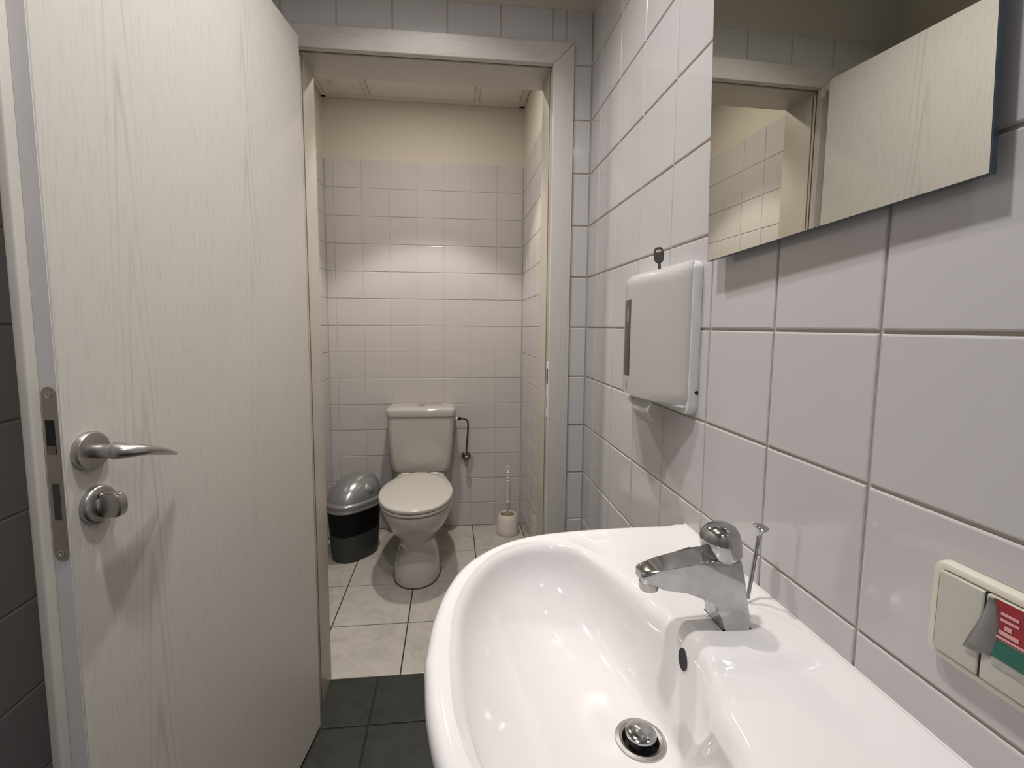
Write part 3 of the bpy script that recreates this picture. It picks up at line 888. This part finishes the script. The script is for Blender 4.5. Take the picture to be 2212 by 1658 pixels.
# paper towel hanging out of the slot
def towel():
    bm = bmesh.new()
    nu, nv = 18, 12
    rows = []
    for j in range(nv+1):
        v = j/nv
        row = []
        for i in range(nu+1):
            u = i/nu
            y = -0.452 + (u-0.5)*0.092*(1-0.12*v)
            z = 1.0590 - 0.040*v*(0.78+0.30*math.sin(PI*(0.15+0.75*u)))
            x = -0.048 - 0.010*math.sin(PI*v)*math.cos(2.0*(u-0.4)) + 0.008*v*v + 0.004*math.sin(7*u)
            row.append(bm.verts.new((x, y, z)))
        rows.append(row)
    for a, b in zip(rows, rows[1:]):
        for i in range(nu): bm.faces.new((a[i], a[i+1], b[i+1], b[i]))
    geo = bmesh.ops.solidify(bm, geom=list(bm.faces), thickness=0.0006)
    return bm
PT = thing('paper_towel', 'torn white paper towel hanging out below the dispenser', 'paper towel', (0, 0, 0))
obj('sheet', towel(), M['paper'], PT, angle=180)
obj('folded_corner', tube([(-0.050, -0.412, 1.060), (-0.0525, -0.409, 1.052), (-0.050, -0.412, 1.043)], [0.002, 0.006, 0.002], 12), M['paper'], PT)

# ------------------------------------------------------------------ light switch and sticker
SW = thing('light_switch', 'cream double rocker light switch on the tiles above the washbasin', 'switch', (0, -1.0085, 0.9655))
def plate():
    r = rounded_rect(-0.0405, 0.0405, -0.0405, 0.0405, 0.008)
    bm = bmesh.new()
    add_rings(bm, [[(-x, y*s, z*s) for y, z in r] for x, s in ((0.0004, 1.0), (0.0065, 1.0), (0.0090, 0.975), (0.0098, 0.94), (0.0098, 0.86), (0.0082, 0.85))])
    return bm
obj('frame', plate(), M['cream'], SW)
for y0, y1 in ((-0.0335, -0.0006), (0.0006, 0.0335)):
    obj('rocker', box((-0.0118, y0, -0.0335), (-0.0070, y1, 0.0335), 0.0018, 3), M['rocker'], SW)
obj('gap', box((-0.0108, -0.00065, -0.0335), (-0.0080, 0.00065, 0.0335)), M['black'], SW)
ST = thing('sticker', 'peeling red and green sticker on the right rocker of the light switch', 'sticker', (-0.0119, -1.0085, 0.9655))
def patch(y0, y1, z0, z1, name, material, lift=0.0003, curve=None):
    n = 8
    bm = bmesh.new()
    top, bot = [], []
    for i in range(n+1):
        y = lerp(y0, y1, i/n)
        e = curve(y) if curve else 0.0
        top.append((y, z1)); bot.append((y, z0))
    rings = [[(-l, y, z) for y, z in top + list(reversed(bot))] for l in (lift, lift+0.0004)]
    add_rings(bm, rings)
    return obj(name, bm, material, ST, smooth=False)
rp = patch(-0.0335, -0.0062, 0.0045, 0.0330, 'red_half', M['red'])
gp = patch(-0.0335, -0.0052, -0.0105, 0.0030, 'green_half', M['green'])
for k, (z, a, b_, hgt) in enumerate(((0.0245, -0.0115, -0.0225, 0.0020), (0.0200, -0.0115, -0.0230, 0.0018), (0.0150, -0.0145, -0.0190, 0.0030), (0.0105, -0.0115, -0.0235, 0.0028), (0.0064, -0.0100, -0.0330, 0.0016))):
    patch(b_, a, z-hgt/2, z+hgt/2, 'print_line', M['pinkprint'], 0.0008)
patch(-0.0330, -0.0085, -0.0165, -0.0105, 'foil_residue', M['scuff'], 0.0002)
# peeled end curling up to the left
bm = bmesh.new()
rows = []
for j in range(9):
    v = j/8
    z = lerp(0.0325, -0.0120, v)
    row = []
    wd = 0.0075 + 0.0085*math.sin(PI*min(1, v*0.62))
    for i in range(7):
        u = i/6
        y = -0.0075 + 0.0035*math.sin(PI*v)*-1 + u*wd*(0.55+0.6*v)
        x = -0.0006 - 0.0042*math.sin(PI*u*0.8)*(0.4+0.6*math.sin(PI*v))
        row.append(bm.verts.new((x, y, z-0.004*u*v)))
    rows.append(row)
for a, b in zip(rows, rows[1:]):
    for i in range(6): bm.faces.new((a[i], a[i+1], b[i+1], b[i]))
bmesh.ops.solidify(bm, geom=list(bm.faces), thickness=0.0003)
obj('peeled_end', bm, M['peel'], ST, angle=180)

# ------------------------------------------------------------------ toilet
TCX = -0.578
TOI = thing('toilet', 'white floor-standing toilet with closed lid and low cistern', 'toilet', (TCX, 0.757, 0))
def egg(z, yf, yb, hw, n=48, p=2.25, wide=0.5, back=0.75):
    """Outline from front yf to back yb with half width hw at `wide` of the length; back = width share at the rear."""
    P = []
    yc = lerp(yf, yb, wide)
    for i in range(n):
        a = 2*PI*i/n
        c, s = math.cos(a), math.sin(a)
        x = hw*math.copysign(abs(c)**(2/p), c)
        if s < 0:
            y = yc + (yc-yf)*-abs(s)**(2/p)
        else:
            q = abs(s)**(2/3.2)
            y = yc + (yb-yc)*q
            x *= lerp(1.0, back, q**1.5)
        P.append(Vector((x, y-0.757, z)))
    return P
pan = [(0.000, .757, 1.20, .1120), (0.012, .757, 1.20, .1130), (0.050, .762, 1.20, .1100), (0.085, .775, 1.20, .1020), (0.120, .795, 1.21, .0900), (0.150, .802, 1.22, .0830),
       (0.180, .795, 1.25, .0850), (0.210, .775, 1.28, .1000), (0.245, .740, 1.31, .1300), (0.285, .703, 1.35, .1540), (0.325, .678, 1.385, .1680), (0.352, .668, 1.40, .1720), (0.366, .669, 1.402, .1710), (0.371, .674, 1.40, .1670)]
bm = bmesh.new()
add_rings(bm, [egg(z, yf, yb, hw, wide=0.42, back=0.72) for z, yf, yb, hw in pan])
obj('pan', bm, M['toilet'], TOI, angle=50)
def slab(z0, z1, grow, name, rnd, dome=0.0):
    base = (0.660-grow, 1.205, 0.1740+grow)
    bm = bmesh.new()
    R = []
    for dz, ins in ((0.0, rnd*0.8), (rnd*0.35, rnd*0.15), (rnd, 0.0), ((z1-z0)-rnd, 0.0), ((z1-z0)-rnd*0.35, rnd*0.2), ((z1-z0), rnd*0.9), ((z1-z0)+dome*0.6, 0.045), ((z1-z0)+dome, 0.11)):
        R.append(egg(z0+dz, base[0]+ins, base[1]-ins*0.6, base[2]-ins, p=2.15, wide=0.50, back=0.62))
    add_rings(bm, R)
    return obj(name, bm, M['seat'], TOI, angle=50)
slab(0.3735, 0.3860, -0.001, 'seat', 0.004)
slab(0.3885, 0.4075, 0.001, 'lid', 0.007, 0.004)
for s in (-1, 1):
    obj('hinge', lathe([(0.010, -0.022), (0.011, -0.020), (0.011, 0.020), (0.010, 0.022)], 16, 'x', (s*0.075, 1.212-0.757, 0.390)), M['seat'], TOI)
obj('floor_seal', (lambda b: (add_rings(b, [egg(z, .7555, 1.20, hw, wide=0.42, back=0.72) for z, hw in ((0.0, .1165), (0.004, .1155), (0.007, .1128))]), b)[1])(bmesh.new()), M['sealant'], TOI)
# cistern
def cis_ring(z, hw, yf, yb, bowf, r, n=8):
    P = []
    for cx_, cy_, a0 in ((hw-r, yb-r*0.3, 0), (-(hw-r), yb-r*0.3, PI/2), (-(hw-r), yf+r, PI), (hw-r, yf+r, 1.5*PI)):
        rb = r*0.3 if cy_ > (yf+yb)/2 else r
        cxx = (hw-rb)*(1 if cx_ > 0 else -1)
        for k in range(n+1):
            a = a0 + PI/2*k/n
            x, y = cxx + rb*math.cos(a), cy_ + rb*math.sin(a)
            if y < (yf+yb)/2: y -= bowf*(1-(x/hw)**2)
            P.append(Vector((x, y-0.757, z)))
    return P
cy = TCX
bm = bmesh.new()
cb = [(0.382, .120, 1.275), (0.386, .140, 1.266), (0.396, .153, 1.258), (0.412, .1590, 1.254), (0.46, .1660, 1.252), (0.56, .1750, 1.250), (0.66, .1810, 1.249), (0.696, .1825, 1.249)]
add_rings(bm, [cis_ring(z, hw, yf, 1.4195, 0.010, 0.030) for z, hw, yf in cb])
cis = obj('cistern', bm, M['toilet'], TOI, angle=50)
bm = bmesh.new()
cl = [(0.6975, .1825, 1.249), (0.6985, .1870, 1.2450), (0.702, .1880, 1.2440), (0.728, .1880, 1.2440), (0.737, .1860, 1.2460), (0.7425, .1800, 1.2520), (0.7450, .1640, 1.2660), (0.7462, .12, 1.30)]
add_rings(bm, [cis_ring(z, hw, yf, 1.4205, 0.010, 0.032) for z, hw, yf in cl])
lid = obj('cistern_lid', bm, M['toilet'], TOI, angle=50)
obj('flush_button', lathe([(0.0200, -0.002), (0.0200, 0.0035), (0.0180, 0.0050), (0.0150, 0.0042), (0.0005, 0.0046)], 28, 'z', (0.002, 1.338-0.757, 0.746)), M['chrome2'], lid)
obj('pan_neck', (lambda b: (add_rings(b, [cis_ring(z, hw, yf, 1.418, 0.004, 0.03) for z, hw, yf in ((0.345, .125, 1.20), (0.369, .128, 1.20), (0.384, .120, 1.262))]), b)[1])(bmesh.new()), M['toilet'], TOI, angle=50)
# water supply
VAL = thing('angle_valve', 'small dark angle valve and bent supply pipe beside the cistern', 'valve', (-0.325, Y_BACK, 0.429))
def loc(p): return (p[0]+0.325, p[1]-Y_BACK, p[2]-0.429)
obj('pipe', tube([loc(p) for p in ((-0.3790, 1.335, 0.6690), (-0.3500, 1.336, 0.6690), (-0.3250, 1.340, 0.6600), (-0.3165, 1.345, 0.6330), (-0.3190, 1.352, 0.57), (-0.3240, 1.370, 0.50), (-0.3255, 1.386, 0.445))], 0.0052, 12), M['hose'], VAL)
obj('union_nut', lathe([(0.0085, -0.010), (0.0095, -0.008), (0.0095, 0.008), (0.0085, 0.010)], 6, 'x', loc((-0.3660, 1.335, 0.6690))), M['blackpl'], VAL)
obj('collar', lathe([(0.0095, -0.007), (0.0095, 0.006)], 16, 'x', loc((-0.3835, 1.335, 0.6690))), M['whitepl'], VAL)
obj('escutcheon', lathe([(0.0260, 0.0), (0.0255, -0.004), (0.0200, -0.009), (0.0120, -0.0110)], 28, 'y'), M['darkmetal'], VAL)
obj('valve_body', tube([(0, 0.0, 0), (0, -0.030, 0), (-0.001, -0.039, 0.020)], [0.010, 0.011, 0.009], 16), M['darkmetal'], VAL)
obj('valve_handle', lathe([(0.0140, 0.0), (0.0155, -0.003), (0.0155, -0.014), (0.0125, -0.017), (0.004, -0.018)], 12, 'y', (0, -0.040, -0.004)), M['darkmetal'], VAL)

# ------------------------------------------------------------------ waste bin
BIN = thing('waste_bin', 'oval black swing-top bin with silver lid in the stall corner', 'bin', (-0.914, 1.136, 0), math.radians(50))
def oval(a, b, z, n=48, p=2.5, tilt=0.0):
    P = []
    for i in range(n):
        t = 2*PI*i/n
        c, s = math.cos(t), math.sin(t)
        x = a*math.copysign(abs(c)**(2/p), c); y = b*math.copysign(abs(s)**(2/p), s)
        P.append(Vector((x, y, z + tilt*x)))
    return P
bm = bmesh.new()
add_rings(bm, [oval(a, b, z) for z, a, b in ((0.0, .118, .082), (0.004, .122, .086), (0.06, .126, .089), (0.138, .1315, .0935))])
obj('lower_band', bm, M['darkgrey'], BIN, angle=50)
bm = bmesh.new()
add_rings(bm, [oval(a, b, z) for z, a, b in ((0.137, .1300, .0920), (0.139, .1300, .0920), (0.20, .1355, .0965), (0.275, .142, .101))])
obj('body', bm, M['blackpl'], BIN, angle=50)
bm = bmesh.new()
add_rings(bm, [oval(a, b, z) for z, a, b in ((0.264, .146, .105), (0.265, .154, .112), (0.272, .156, .114), (0.279, .1525, .1105), (0.288, .1525, .1105), (0.296, .1540, .1120), (0.304, .1500, .1085), (0.309, .140, .100), (0.310, .125, .086))])
rim = obj('rim', bm, M['silverpl'], BIN, angle=40)
def dome():
    n, m = 48, 16
    bm = bmesh.new()
    R = []
    for j in range(m+1):
        q = j/m
        ph = q*PI/2
        rad = math.cos(ph)**0.8; h = math.sin(ph)
        ring = []
        for i in range(n):
            t = 2*PI*i/n
            c, s = math.cos(t), math.sin(t)
            x = 0.1400*rad*math.copysign(abs(c)**(2/2.4), c) + 0.030*h
            y = 0.1000*rad*math.copysign(abs(s)**(2/2.4), s) + 0.012*h
            ring.append(Vector((x, y, 0.305 + 0.112*h + 0.010*h*x/0.14)))
        R.append(ring)
    add_rings(bm, R)
    return bm
ld = obj('swing_lid', dome(), M['silverpl'], BIN, angle=60)
bm = bmesh.new()
bmesh.ops.create_uvsphere(bm, u_segments=24, v_segments=14, radius=0.031)
bmesh.ops.scale(bm, vec=(1, 0.55, 1), verts=bm.verts)
bt = obj('push_button', bm, M['silverpl'], ld, angle=180)
bt.location = (0.030, -0.076, 0.358); bt.rotation_euler = (math.radians(-35), 0, 0)

# ------------------------------------------------------------------ toilet brush
BRU = thing('toilet_brush', 'white plastic toilet brush in its round holder in the stall corner', 'toilet brush', (-0.090, 1.302, 0))
obj('holder', lathe([(0.0600, 0.0), (0.0625, 0.004), (0.0625, 0.030), (0.0590, 0.075), (0.0530, 0.108), (0.0490, 0.1155), (0.0450, 0.1160), (0.0425, 0.112), (0.0425, 0.09)], 36, cap1=False), M['brush'], BRU)
obj('holder_inside', lathe([(0.0424, 0.111), (0.0400, 0.085), (0.0380, 0.07), (0.0005, 0.07)], 28, cap0=False), M['brushin'], BRU)
hp = [(0.0060, 0.07), (0.0060, 0.180), (0.0085, 0.183), (0.0085, 0.188), (0.0055, 0.191), (0.0050, 0.262), (0.0048, 0.300)]
for k in range(4):
    z = 0.304 + 0.0165*k
    hp += [(0.0045, z), (0.0085, z+0.004), (0.0085, z+0.008), (0.0045, z+0.012)]
hp += [(0.0050, 0.372)]
obj('handle', lathe(hp, 18), M['brush'], BRU, angle=40)
bm = bmesh.new()
for k in range(14):
    pass
tube([(0, -0.0, 0.370), (0.0085, 0, 0.377), (0.0085, 0, 0.390), (0, 0, 0.396), (-0.0085, 0, 0.390), (-0.0085, 0, 0.377), (0, 0, 0.370)], 0.0024, 10, bm=bm, sub=6)
obj('hanging_loop', bm, M['brush'], BRU)
